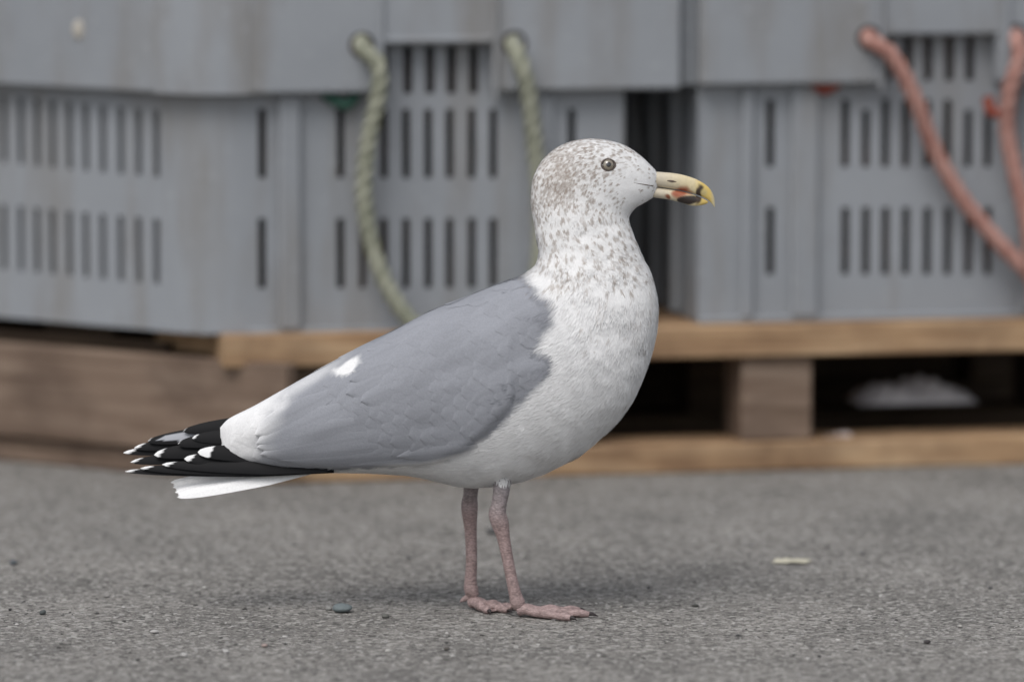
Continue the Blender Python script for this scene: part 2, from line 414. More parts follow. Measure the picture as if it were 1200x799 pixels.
# ---- second row behind, added to keep the gaps dark (seen only through them)
for kk, (s0, s1) in enumerate(((-1.15, .25), (.3, 1.9))):
    e = empty('plastic_crate'); O2 = OC+US*.72
    poly = [O2+UF*s0, O2+UF*s1, O2+UF*s1+US*.5, O2+UF*s0+US*.5]
    prism('body', poly, 0.152, ztop-.06, PL, e)
    c2 = sum(poly, Vector())/4
    prism('rim', [c2+(p-c2)*1.05 for p in poly], ztop-.059, ztop+.04, PL, e)
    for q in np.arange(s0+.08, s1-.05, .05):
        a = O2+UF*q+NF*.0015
        prism('slot_shade_strip', [a, a+UF*.01, a+UF*.01+NF*.0015, a+NF*.0015], .3, .4, DARK, e)  # dark strips laid on the wall; slot shade is put into their colour
    pe = empty('wooden_pallet'); L_ = s1-s0
    for dd in (0, .2, .4): board('deck_board', O2+UF*s0+US*dd+Vector((0, 0, .13)), L_, .12, .02, YAW, WOOD_SHADE, pe)
    for dd in (0, .24, .46): board('stringer', O2+UF*s0+US*dd+Vector((0, 0, .0)), L_, .04, .129, YAW, WOOD_SHADE, pe)  # full-height boards added to shut off the bright ground behind

# ---- ropes
rA = [on_front(424, 40, .01), on_front(420, 55, .036), on_front(436, 75, .045), on_front(436, 110, .044), on_front(426, 165, .035), on_front(422, 225, .03), on_front(430, 280, .03), on_front(448, 332, .034), on_front(478, 376, .042),
      on_front(520, 402, .05), on_front(575, 400, .05), on_front(612, 355, .042), on_front(626, 300, .034), on_front(628, 240, .03), on_front(622, 180, .03), on_front(612, 110, .042), on_front(603, 75, .046), on_front(597, 55, .036), on_front(594, 42, .01)]
rope('rope', rA, .0104, ROPE1)
rB = [on_front(1016, 38, .01), on_front(1012, 46, .038), on_front(1036, 66, .046), on_front(1062, 115, .044), on_front(1085, 170, .035), on_front(1118, 228, .032), on_front(1160, 280, .034), on_front(1200, 322, .038),
      on_front(1232, 372, .045), on_front(1222, 392, .05), on_front(1205, 372, .05), on_front(1199, 320, .05), on_front(1193, 260, .044), on_front(1180, 200, .038), on_front(1171, 150, .036), on_front(1172, 105, .044), on_front(1182, 70, .046), on_front(1184, 48, .038), on_front(1184, 36, .01)]
rope('rope', rB, .0106, ROPE2)
rope('rope', [on_front(952, 97, .008), on_front(963, 104, .012), on_front(976, 98, .012), on_front(985, 90, .006)], .007, ROPER)
rope('rope', [on_front(378, 108, .008), on_front(392, 118, .012), on_front(406, 122, .012), on_front(418, 108, .006)], .007, ROPEG)
rope('rope', [on_front(1150, 112, .03), on_front(1152, 128, .034), on_front(1163, 132, .036)], .007, ROPER)
for px, py in ((420, 52), (598, 50), (1012, 44), (1184, 42)):
    bpy.ops.mesh.primitive_torus_add(major_radius=.0145, minor_radius=.002, major_segments=24, minor_segments=8)
    o = bpy.context.object; o.name = 'grommet'; o.location = on_front(px, py, RIM+.001); o.rotation_euler = (math.pi/2, 0, YAW)
    o.data.materials.append(DARK); o.parent = crA if px < 700 else crB

pal = empty('wooden_pallet')
zt1 = zbR-.002; zt0 = mz(418, 900, OP, UF)
u0 = measure(262, 410, OP, UF)[0]; u1 = measure(1420, 410, OP, UF)[0]
LenP = u1-u0
board('front_deck_board', OP+UF*u0+Vector((0, 0, zt0)), LenP, .10, zt1-zt0, YAW, WOOD, pal)
for kk in range(1, 6): board('deck_board', OP+UF*u0+US*(.118*kk)+Vector((0, 0, zt0)), LenP, .112, (zt1-zt0)*.98, YAW, WOOD, pal)
zb1 = mz(519, 900, OP, UF); ub0 = measure(300, 530, OP, UF)[0]
board('bottom_board', OP+UF*ub0+Vector((0, 0, .001)), u1-ub0, .10, zb1, YAW, WOOD, pal)
board('bottom_board', OP+UF*ub0+US*.3+Vector((0, 0, .001)), u1-ub0, .10, zb1, YAW, WOOD_SHADE, pal)
board('bottom_board', OP+UF*ub0+US*.6+Vector((0, 0, .001)), u1-ub0, .10, zb1, YAW, WOOD_SHADE, pal)
for px in (345, 620, 872, 1290):
    ua = measure(px, 470, OP, UF)[0]; wd = 85/917
    for kk in range(3):
        board('block', OP+UF*ua+US*(.012+.3*kk)+Vector((0, 0, zb1+.0015)), wd, .1, zt0-zb1-.003, YAW, WOODG if kk == 0 and px == 872 else WOOD_SHADE, pal)
pal2 = empty('wooden_pallet')
aB = math.radians(34); UB = Vector((-math.cos(aB), math.sin(aB), 0))
OB = OP+UF*measure(329, 480, OP, UF)[0]+NF*.045
def mB(px, py): return measure(px, py, OB, UB)
zB1 = mB(250, 421)[1]; zB0 = mB(150, 524)[1]
LB = .85
P0 = OB+UB*LB
yB = math.atan2(-UB.y, -UB.x)
board('side_board', P0+Vector((0, 0, zB0)), LB, .022, zB1-zB0, yB, WOODG, pal2)
BkB = Vector((-math.sin(yB), math.cos(yB), 0))
board('bottom_board', P0+BkB*.012+Vector((0, 0, .001)), LB*.80, .09, zB0-.004, yB, WOODG, pal2)
for kk in range(3):
    board('block', P0+BkB*.024+(-UB)*(.1+.3*kk)+Vector((0, 0, zB0)), .09, .09, zB1-zB0-.003, yB, WOOD_SHADE, pal2)
for px in (60, 190):
    u, z = mB(px, 400)
    board('packer', OB+UB*(u+.05)+BkB*.05+Vector((0, 0, zB1)), .11, .12, zb-zB1-.003, yB, WOOD if px > 100 else WOOD_SHADE, pal2)
board('bearer', P0+BkB*.03+Vector((0, 0, zB1+.0005)), LB*.75, .018, .012, yB, WOOD_SHADE, pal2)

def crumple(name, px, py, wd, hgt, col, back):
    u, z = measure(px, py, OP-NF*back, UF); c = OP-NF*back+UF*u; z = max(z, .002)
    V = []; F = []; A_, B_ = 40, 16
    for i in range(A_+1):
        for j in range(B_+1):
            s = i/A_*2-1; t = j/B_*2-1
            r = max(0, 1-s*s)*max(0, 1-t*t)
            hh = hgt*(r**.6)*(.75+.2*math.sin(s*7+t*3)+.12*math.sin(s*17-t*9))
            p = c+UF*(s*wd/2)+US*(t*wd*.25); V.append((p.x, p.y, .001+hh+z))
    for i in range(A_):
        for j in range(B_):
            a = i*(B_+1)+j; F.append((a, a+1, a+B_+2, a+B_+1))
    mt, _n, _bb = newmat(name+'_mat', .5, .4); _bb.inputs['Base Color'].default_value = (*col, 1)
    return meshobj(name, V, F, mt, None)
crumple('plastic_sheet', 1068, 470, .165, .032, (.72, .72, .76), .20)
crumple('plastic_scrap', 985, 521, .06, .016, (.6, .52, .5), .05)

# =================================================================== GULL
k = 1/1093.0
def W3(px, py, y=0.0): return np.array([(px-600)*k, y*k, (718-py)*k*1.006])
gull = empty('herring_gull')
_lat = rng.random((32, 32, 32))
def vnoise(p, scale, seed=0):
    q = np.asarray(p)*scale+seed*7.31
    i = np.floor(q).astype(int); f = q-i; f = f*f*(3-2*f); r = 0
    for a in (0, 1):
        for b_ in (0, 1):
            for c_ in (0, 1):
                wgt = (f[..., 0] if a else 1-f[..., 0])*(f[..., 1] if b_ else 1-f[..., 1])*(f[..., 2] if c_ else 1-f[..., 2])
                r = r+wgt*_lat[(i[..., 0]+a) % 32, (i[..., 1]+b_) % 32, (i[..., 2]+c_) % 32]
    return r
def sstep(a, b_, x):
    t = np.clip((x-a)/(b_-a), 0, 1); return t*t*(3-2*t)
def sdf(poly, X, Y):
    P = np.array(poly, float); d = np.full(X.shape, 1e9); ins_ = np.zeros(X.shape, bool)
    for i in range(len(P)):
        a, b_ = P[i], P[(i+1) % len(P)]; e = b_-a
        t = np.clip(((X-a[0])*e[0]+(Y-a[1])*e[1])/(e@e), 0, 1)
        d = np.minimum(d, np.hypot(X-a[0]-t*e[0], Y-a[1]-t*e[1]))
        cnd = (a[1] > Y) != (b_[1] > Y)
        xi = a[0]+(Y-a[1])*e[0]/(e[1] if e[1] != 0 else 1e-9)
        ins_ ^= cnd & (X < xi)
    return np.where(ins_, d, -d)
GREY = [(560, 250), (612, 318), (630, 338), (650, 360), (650, 376), (638, 392), (630, 408), (650, 422), (648, 436), (626, 458), (600, 484), (574, 511), (548, 533), (500, 545), (375, 550), (300, 551), (255, 551), (180, 560), (180, 350)]

ST = [ # Tx,Tz, Bx,Bz, halfwidth
(258,500,258,531,5),(270,489,266,537,13),(300,474,300,544,24),(340,452,345,549,37),(400,419,395,552,53),(450,393,440,553,65),(500,368,488,557,74),(545,349,540,568,79),
(582,334,598,566,82),(605,325,655,545,82),(619,317,702,515,79),(627,310,737,475,72),(630,303,758,430,65),(631,296,769,388,58),(630,288,770,350,51),
(628,277,762,318,45),(625,262,749,292,40.5),(622,246,740,270,37.5),(621.5,230,737,254,35.5),(624,211,744,243,33.5),(632,193,752,238,31.5),(647,177,758,235,29),
(667,167,763,232,26.5),(690,163,766,229,24),(712,165,768,226,20.5),(732,171,769,222,16.5),(748,181,770,218,12.5),(760,192,771,213,9),(767,199,771,208,5)]
K = catmull(np.array(ST, float), 14); nr = len(K); NS = 128
th = np.linspace(0, 2*np.pi, NS, endpoint=False)
Tp = K[:, 0:2]; Bp = K[:, 2:4]; C2 = (Tp+Bp)/2; H2 = (Tp-Bp)/2
px_ = C2[:, 0:1]+H2[:, 0:1]*np.cos(th); py_ = C2[:, 1:2]+H2[:, 1:2]*np.cos(th)
sy = np.sign(np.sin(th))*np.abs(np.sin(th))**.93
yy = -K[:, 4:5]*sy
P = np.stack([(px_-600)*k, yy*k, (718-py_)*k*1.006], -1)
def to_px(Pn):
    return 600+Pn[..., 0]/k, 718-Pn[..., 2]/(k*1.006)+np.abs(Pn[..., 1])/k*.115
X_, Y_ = to_px(P); sdg = sdf(GREY, X_, Y_)
fw = np.where(X_ > 600, 46, np.where(X_ > 520, 16, 8))
msk = sstep(0, 1, sdg/fw)*sstep(262, 330, X_)*np.clip(np.abs(sy)[None]*1.3, 0, 1)
dPu = np.gradient(P, axis=0); dPv = np.roll(P, -1, 1)-np.roll(P, 1, 1)
NN = np.cross(dPu, dPv); NN /= np.linalg.norm(NN, axis=-1)[..., None]+1e-12
outv = P-np.mean(P, 1, keepdims=True)
sg = np.sign((NN*outv).sum(-1)); NN *= sg[..., None]
P = P+NN*(msk*6.0*k)[..., None]
sym = np.stack([P[..., 0], np.abs(P[..., 1]), P[..., 2]], -1)
am = sstep(-10, -30, sdg)*sstep(770, 740, X_)*sstep(150, 300, Y_)
P = P+NN*((vnoise(sym, 1/(26*k))-.5)*4.4*k*am)[..., None]+NN*((vnoise(sym, 1/(10*k), 3)-.5)*1.8*k*am)[..., None]
wm = sstep(5, 40, sdg)
P = P+NN*((vnoise(np.stack([sym[..., 0]*.35+sym[..., 2]*.1, sym[..., 1], sym[..., 2]+sym[..., 0]*-.35], -1), 1/(20*k), 9)-.5)*3.0*k*wm)[..., None]

WHITE = np.array([.80, .80, .80]); GREYC = np.array([.27, .28, .308]); BROWN = np.array([.23, .17, .125])
def plum(Pn, jitter=6):
    X, Y = to_px(Pn); sm = np.stack([Pn[..., 0], np.abs(Pn[..., 1]), Pn[..., 2]], -1)
    n1 = vnoise(sm, 1/(9*k), 1)-.5
    s = sdf(GREY, X, Y)+n1*jitter
    sw = np.where(X > 590, 6.0, 2.0)
    g_ = sstep(-1, 1, s/sw)
    gc = GREYC*(1+(vnoise(sm, 1/(45*k), 5)-.5)*.12)[..., None]
    pale = sstep(336, 292, X+n1*18+(Y-505)*.50)
    up = sstep(17, 3, (Y-(478-(X-300)*.60)))*sstep(425, 370, X)*.55
    # pale trailing fringe along the lower edge of the closed wing
    fr = sstep(7, 2, s)*sstep(430, 470, X)*sstep(600, 560, X)*sstep(500, 520, Y)*.6
    pl_ = np.clip(np.maximum(np.maximum(pale, up), fr), 0, 1)[..., None]
    gc = gc*(1-pl_)+np.array([.74, .74, .745])*pl_
    dx, dy = X-409, Y-430; a = math.radians(-30)
    ex, ey = dx*math.cos(a)+dy*math.sin(a), -dx*math.sin(a)+dy*math.cos(a)
    cr = sstep(1.25, .8, np.sqrt((ex/18)**2+((ey+ex*ex*.012)/6.5)**2)+n1*.5)[..., None]
    gc = gc*(1-cr)+np.array([.76, .76, .76])*cr
    base = WHITE*(1-g_[..., None])+gc*g_[..., None]
    return base, g_, X, Y, s
def washed(base, X, Y):
    ws = np.clip(sstep(262, 235, Y)*sstep(725, 650, X)*.10+.20*np.exp(-((X-658)**2/500+(Y-208)**2/420))+.14*np.exp(-((X-700)**2/260+(Y-196)**2/120)), 0, 1)[..., None]
    return base*(1-ws)+np.array([.42, .36, .30])*ws
cellA = np.linalg.norm(np.cross(P[1:]-P[:-1], (np.roll(P, -1, 1)-P)[:-1]), axis=-1)
def area_sample(n_, wt=None):
    Wt = cellA*(wt if wt is not None else 1); Wt = Wt.ravel()/Wt.sum()
    idx = rng.choice(Wt.size, n_, p=Wt); i = idx//NS; j = idx % NS; a = rng.random(n_); b_ = rng.random(n_)
    p00, p10, p01, p11 = P[i, j], P[i+1, j], P[i, (j+1) % NS], P[i+1, (j+1) % NS]
    a_, bb = a[:, None], b_[:, None]
    p = (p00*(1-a_)+p10*a_)*(1-bb)+(p01*(1-a_)+p11*a_)*bb
    fl = -((p10-p00)*(1-bb)+(p11-p01)*bb); nrm = NN[i, j]*(1-a_)+NN[i+1, j]*a_
    fl -= nrm*(fl*nrm).sum(-1)[:, None]
    fl /= np.linalg.norm(fl, axis=1)[:, None]+1e-9; nrm /= np.linalg.norm(nrm, axis=1)[:, None]+1e-9
    return p, fl, nrm
wsp = np.where((X_[:-1] > 600) & (Y_[:-1] < 480), 1.0, 0)*np.where(Y_[:-1] < 262, 2.4, 1)
sp, sfl, _ = area_sample(18500, wsp)
SX, SY = to_px(sp)
hd = sstep(266, 244, SY)
clump = vnoise(sp*np.array([1, 0.5, 1]), 1/(16*k), 4)
dens = hd*(.20+.50*sstep(712, 660, SX)+.26*sstep(196, 176, SY)+.8*np.exp(-((SX-658)**2+(SY-210)**2)/420)+.4*np.exp(-((SX-705)**2/260+(SY-203)**2/90)))
dens = np.where((SX > 728) & (SY > 205), .08, dens)
neck = sstep(240, 266, SY)*sstep(365, 322, SY)*(.38+.18*sstep(700, 650, SX))
bre = sstep(320, 345, SY)*sstep(430, 345, SY)*sstep(640, 690, SX)*.17
dens = np.maximum(np.maximum(dens, neck), bre)*np.where((SX < 640) & (SY > 320), .3, 1)*(.4+1.2*clump)
keep = rng.random(len(sp)) < dens*.64
sp = sp[keep]; SX = SX[keep]; SY = SY[keep]; sfl = sfl[keep]
srad = np.where(SY < 255, rng.uniform(.7, 1.6, len(sp)), .8+1.7*rng.random(len(sp))**1.8)
salp = rng.uniform(.25, .95, len(sp))*np.where(SY < 262, .82, .72)*np.where(SY > 345, .70, 1)
kd = KDTree(len(sp))
for i, q in enumerate(sp): kd.insert(q, i)
kd.balance()
def spots(Pn, base):
    flat = Pn.reshape(-1, 3); out = np.zeros(len(flat))
    X, Y = to_px(flat)
    cand = np.where((Y < 480) & (X > 600))[0]
    for ii in cand:
        m_ = 0
        for (co, idx, d) in kd.find_n(flat[ii], 3):
            if d > 6*k: break
            dv = flat[ii]-sp[idx]; al = dv@sfl[idx]; pe = math.sqrt(max(d*d-al*al, 0))
            e = math.hypot(al/1.4, pe)/(srad[idx]*k)
            if e < 1.3: m_ = max(m_, salp[idx]*min(1, (1.3-e)/.6))
        out[ii] = m_
    out = out.reshape(Pn.shape[:-1])[..., None]
    return base*(1-out)+BROWN*out
PLUM = attr_mat('plumage', .88, .10, 500, .3, .0007)
FUZZ = attr_mat('down', .9, .08)
base, g_, X, Y, s_ = plum(P)
colb = spots(P, washed(base, X, Y))
V = P.reshape(-1, 3); F = []
for i in range(nr-1):
    for j in range(NS): F.append((i*NS+j, i*NS+(j+1) % NS, (i+1)*NS+(j+1) % NS, (i+1)*NS+j))
F.append(tuple(range(NS-1, -1, -1))); F.append(tuple((nr-1)*NS+j for j in range(NS)))
body = meshobj('body', V, F, PLUM, gull, col=colb.reshape(-1, 3))
bvh = BVHTree.FromPolygons([tuple(v_) for v_ in V], F)

# fine down over the white plumage
Xc, Yc = X[:-1], Y[:-1]; sc_ = s_[:-1]
wt = np.where(sc_ > 30, 0.0, np.where((sc_ > 3) & (Xc < 575), 0, 1.0))*np.where(Yc < 300, 2.6, 1.0)*np.where(Xc > 300, 1, 0)
NH = 95000
hp, hf, hn = area_sample(NH, wt)
HX, HY = to_px(hp)
hb = plum(hp)[0]
hc = spots(hp, washed(hb, HX, HY))*rng.uniform(.94, 1.04, (NH, 1))
L = np.where(HY < 255, rng.uniform(2.2, 4, NH), np.where(HY < 340, rng.uniform(3, 6, NH), rng.uniform(5, 11, NH)))
L *= np.where((HX > 735) & (HY < 240), .6, 1)
side_ = np.cross(hn, hf)
ja = rng.normal(0, .22, NH)[:, None]; d_ = hf*np.cos(ja)+side_*np.sin(ja); side_ = np.cross(hn, d_)
lf = rng.uniform(.02, .15, NH)[:, None]; Wd = rng.uniform(.35, .6, NH)[:, None]*k; L = (L*k)[:, None]
r0 = hp+hn*.1*k
mid = r0+d_*L*.5+hn*L*lf*.8; tip = r0+d_*L+hn*L*lf
Vh = np.stack([r0-side_*Wd, r0+side_*Wd, mid+side_*Wd*.8, mid-side_*Wd*.8, tip], 1).reshape(-1, 3)
o_ = np.arange(NH)*5
q4 = np.stack([o_, o_+1, o_+2, o_+3], 1).tolist(); t3 = np.stack([o_+3, o_+2, o_+4], 1).tolist()
meshobj('down_feathers', Vh, q4+t3, FUZZ, gull, col=np.repeat(hc, 5, 0))

# contour feathers over mantle and wing (mirrored to far side)
FV = []; FF = []; FC = []
def card(root, d, n_, L, Wd, l0, l1, colfn, nu=9, nv=8, droop=.5, edge=.05):
    side = np.cross(n_, d); side /= np.linalg.norm(side)
    pts = []; mul = []
    for i in range(nu+1):
        t = i/nu
        wp = Wd*.5*min(1, .55+t*1.6)*math.sqrt(max(0, 1-max(0, (t-.55)/.45)**2.2)) if t < 1 else Wd*.02
        for j in range(nv+1):
            s = j/nv*2-1
            q = root+d*L*t+side*s*wp
            loc, nn, _, _ = bvh.find_nearest(q)
            loc = np.array(loc); nn = np.array(nn)
            if nn@n_ < 0: nn = -nn
            pts.append(loc+nn*((l0+(l1-l0)*t)-abs(s)**2*droop*k*t))
            m_ = 1+edge*max(abs(s)**3, max(0, (t-.75)/.25)**2)
            if j == nv//2: m_ -= edge*.6
            mul.append(m_)
    pts = np.array(pts); c = colfn(pts)*np.array(mul)[:, None]
    for mir in (1, -1):
        b0 = sum(len(a) for a in FV)
        FV.append(pts*np.array([1, mir, 1])); FC.append(c)
        for i in range(nu):
            for j in range(nv):
                a = b0+i*(nv+1)+j; f = (a, a+1, a+nv+2, a+nv+1)
                FF.append(f if mir == 1 else f[::-1])
def near(px, py):
    x, z = (px-600)*k, (718-py)*k*1.006
    loc, nn, idx, dist = bvh.ray_cast(Vector((x, -1, z)), Vector((0, 1, 0)))
    if loc is None: return None
    z2 = z+abs(loc.y)*.115
    l2 = bvh.ray_cast(Vector((x, -1, z2)), Vector((0, 1, 0)))
    if l2[0] is not None: loc, nn = l2[0], l2[1]
    nn = np.array(nn)
    if nn[1] > 0: nn = -nn
    return np.array(loc), nn
def flow(px, py):
    t = np.clip((py-(330+(600-px)*.47))/130, 0, 1)
    a = np.array([-1, .50])*(1-t)+np.array([-1, .18])*t
    if px > 560: a = a+np.array([0, .35])*(px-560)/80
    v_ = np.array([a[0], 0, -a[1]]); return v_/np.linalg.norm(v_)
def add_card(px, py, L, Wd, l0, l1, colfn, droop=.5, edge=.05):
    r = near(px, py)
    if r is None: return
    p, nn = r; d = flow(px, py); d = d-nn*(d@nn); d /= np.linalg.norm(d)
    card(p, d, nn, L*k, Wd*k, l0*k, l1*k, colfn, droop=droop, edge=edge)
def fcol(pts):
    return plum(pts, 2)[0]*(1+fcol.j)
rows = []
px = 300; ri = 0
while px < 665:
    st = 12+ (650-px)*.013
    py = 300+(ri % 2)*7
    while py < 552:
        x = px+random.uniform(-4, 4); y = py+random.uniform(-3, 3)
        sdv = sdf(GREY, np.array([x]), np.array([y]))[0]
        if sdv > 4: rows.append((x, y, sdv))
        py += 13+(650-px)*.012
    px += st; ri += 1
for (x, y, sdv) in sorted(rows):
    fcol.j = random.uniform(-.03, .03)
    Lf = (26+(650-x)*.10)*random.uniform(.92, 1.1)
    Lf = min(Lf, (x-262)*.95)
    if Lf < 12: continue
    d = flow(x, y)
    ex, ey = x+d[0]*Lf, y-d[2]*Lf
    if ey > 546: continue
    add_card(x, y, Lf, 22+(650-x)*.03, .15, random.uniform(.9, 1.35), fcol, .5, .04)
for (x, y, Lf, wd, l1) in [(560,522,96,22,1.8),(520,538,112,18,1.8),(475,541,125,20,2.1),(460,533,132,22,2.6),(445,523,136,24,3.1),(432,510,134,26,3.6),(418,495,126,28,4.1),(402,478,114,28,4.6),(388,462,102,26,5.0)]:
    fcol.j = random.uniform(-.04, .04); add_card(x, y, Lf, wd, .9, l1, fcol, 1.2, .12)
for (x, y, Lf, wd) in [(500,378,54,26),(478,388,52,28),(472,402,56,28),(462,412,54,28),(456,424,50,24),(452,440,50,24),(470,452,50,24)]:
    fcol.j = random.uniform(-.03, .03); add_card(x, y, Lf, wd, .7, 2.6, fcol, 1.8, .08)
FV_ = np.concatenate(FV); meshobj('wing_and_mantle_feathers', FV_, FF, PLUM, gull, col=np.concatenate(FC))

# primaries & tail
FV = []; FF = []; FC = []
def blade(r, t_, Wd, sag, wv, colfn, nu=40, nv=8, blunt=5.0, cup=.12):
    r = np.array(r, float); t_ = np.array(t_, float); c = (r+t_)/2+np.array([0, 0, sag])
    b0 = sum(len(a) for a in FV); pts = []; cols_ = []
    ax = (t_-r)/np.linalg.norm(t_-r); wv = np.array(wv, float); wv -= ax*(wv@ax); wv /= np.linalg.norm(wv); nn = np.cross(ax, wv)
    for i in range(nu+1):
        t = i/nu; p = r*(1-t)**2+c*2*t*(1-t)+t_*t*t
        wp = Wd*.5*min(1, .5+t*1.4)*math.sqrt(max(0, 1-t**blunt)) if i < nu else Wd*.01
        for j in range(nv+1):
            s = j/nv*2-1
            pts.append(p+wv*s*wp+nn*cup*wp*(1-s*s)); cols_.append(colfn(t, s))
    FV.append(np.array(pts)); FC.append(np.array(cols_))
    for i in range(nu):
        for j in range(nv):
            a = b0+i*(nv+1)+j; FF.append((a, a+1, a+nv+2, a+nv+1))
BLK = np.array([.007, .007, .008]); WT = np.array([.78, .78, .78])
def prim(tipw, tongue=None):
    def f(t, s):
        e = 1-tipw+.03*s
        c = BLK
        if t > e: c = WT
        if tongue and tongue[0] < t < tongue[1]:
            q = ((t-(tongue[0]+tongue[1])/2)/((tongue[1]-tongue[0])/2))**2+((s-tongue[2])/.62)**2
            if q < 1: c = np.array(tongue[3])
        return c
    return f
NP = [((392,547,-24),(146,551,-3),13,.035,None),((388,546,-26),(164,547,-5),15,.04,None),((384,545,-28),(190,542,-7),16,.05,None),
      ((345,538,-8),(216,535,-8),20,.07,None),((340,530,-8),(232,527,-9),22,.15,None)]
for i, (a, b_, wd, tw, tg) in enumerate(NP):
    blade(W3(a[0], a[1], a[2]-i*.8), W3(b_[0], b_[1], b_[2]-i*1.2), wd*k, -.0015 if i < 3 else 0, (0.0, -.40, -.91), prim(tw, tg), blunt=3.6)
FP = [((365,527,6),(152,541,4),18,.03,None),((360,520,12),(143,531,12),17,.045,None),((352,510,12),(156,525,10),20,.03,None),((340,500,10),(172,517,8),21,.0,(.56,.93,-.1,(.36,.37,.40))),((335,492,8),(214,505,6),19,.0,None),
      ((350,515,0),(180,532,0),24,.05,None),((338,505,-2),(208,519,-2),22,.0,None),((338,510,-3),(225,512,-3),20,.03,None)]
for i, (a, b_, wd, tw, tg) in enumerate(FP):
    blade(W3(*a), W3(*b_), wd*k, .002, (0, -.38, -.92), prim(tw, tg), blunt=3.6)
meshobj('primary_feathers', np.concatenate(FV), FF, attr_mat('flight_feather', .6, .15, 900, .2, .0003), gull, col=np.concatenate(FC))
FV = []; FF = []; FC = []
for i in range(7):
    s = i/6*2-1
    blade(W3(372, 546-s*2, s*12), W3(198+(1-s)*5+(i % 2)*2, 573-s*6, s*20), 14*k, -.0010, (0, -.55, -.83), lambda t, s2: np.array([.80, .80, .80])*(1-.05*(abs(s2) < .1)), cup=.12, blunt=6)
meshobj('tail_feathers', np.concatenate(FV), FF, PLUM, gull, col=np.concatenate(FC))

def tube(name, pts, rad, mat, colfn=None, flat=1.0, R=24, sub=8, par=gull):
    A = catmull(np.array([list(W3(*p))+[r*k] for p, r in zip(pts, rad)]), sub)
    Cc, rr = A[:, :3], A[:, 3]; T = np.gradient(Cc, axis=0); T /= np.linalg.norm(T, axis=1)[:, None]
    V = []; F = []; C = []; M = len(Cc)
    for i in range(M):
        ref = np.array([0, 1., 0]); a = np.cross(T[i], ref); a /= np.linalg.norm(a)+1e-9; b_ = np.cross(T[i], a)
        for j in range(R):
            an = 2*math.pi*j/R; V.append(tuple(Cc[i]+a*math.cos(an)*rr[i]+b_*math.sin(an)*rr[i]*flat)); C.append(colfn(i/(M-1)) if colfn else (.5, .5, .5))
    for i in range(M-1):
        for j in range(R): F.append((i*R+j, i*R+(j+1) % R, (i+1)*R+(j+1) % R, (i+1)*R+j))
    F.append(tuple(range(R))); F.append(tuple((M-1)*R+j for j in range(R)))
    return meshobj(name, V, F, mat, par, col=np.array(C))
SK, nt, b = newmat('leg_skin', .55, .35)
a_ = N(nt, 'ShaderNodeAttribute', attribute_name='Col'); tc = N(nt, 'ShaderNodeTexCoord')
vo = N(nt, 'ShaderNodeTexVoronoi', Scale=520.0); mp = N(nt, 'ShaderNodeMapping'); mp.inputs['Scale'].default_value = (.6, .6, 1.3)
nt.links.new(tc.outputs['Object'], mp.inputs[0]); nt.links.new(mp.outputs[0], vo.inputs['Vector'])
nz = noise(nt, tc.outputs['Object'], 160, 4)
r1 = ramp(nt, vo.outputs['Distance'], [(.0, (1.08, 1.08, 1.08)), (.8, (.64, .64, .64))])
r2 = ramp(nt, nz.outputs[0], [(.3, (.75, .74, .74)), (.7, (1.12, 1.12, 1.14))])
c = mix(nt, 1.0, a_.outputs['Color'], r1.outputs[0], 'MULTIPLY'); c = mix(nt, 1.0, c, r2.outputs[0], 'MULTIPLY')
nt.links.new(c, b.inputs['Base Color']); bump(nt, b, vo.outputs['Distance'], .7, -.0008)
PINK = np.array([.40, .295, .28]); GRP = np.array([.31, .30, .31])
lc = lambda t: GRP*(1-min(1, t*2.2))+PINK*min(1, t*2.2)
YN, YF_ = -32, 26
tube('near_leg', [(590,540,YN+4),(588,566,YN+2),(585,585,YN),(583,597,YN),(586,608,YN),(590,625,YN),(595,650,YN),(600,675,YN),(604,692,YN),(607,702,YN),(611,708,YN)],
     [12,10,9,10.4,10.3,7.8,6.8,6.8,7.6,8.8,6], SK, lc)
tube('far_leg', [(556,540,YF_-4),(553,564,YF_-2),(551,582,YF_),(550,592,YF_),(550,603,YF_),(551,620,YF_),(552,645,YF_),(552,668,YF_),(551,684,YF_),(552,695,YF_),(556,703,YF_)],
     [12,10,8.5,9.7,9.5,7.6,6.8,6.8,7.4,8.6,6], SK, lc)
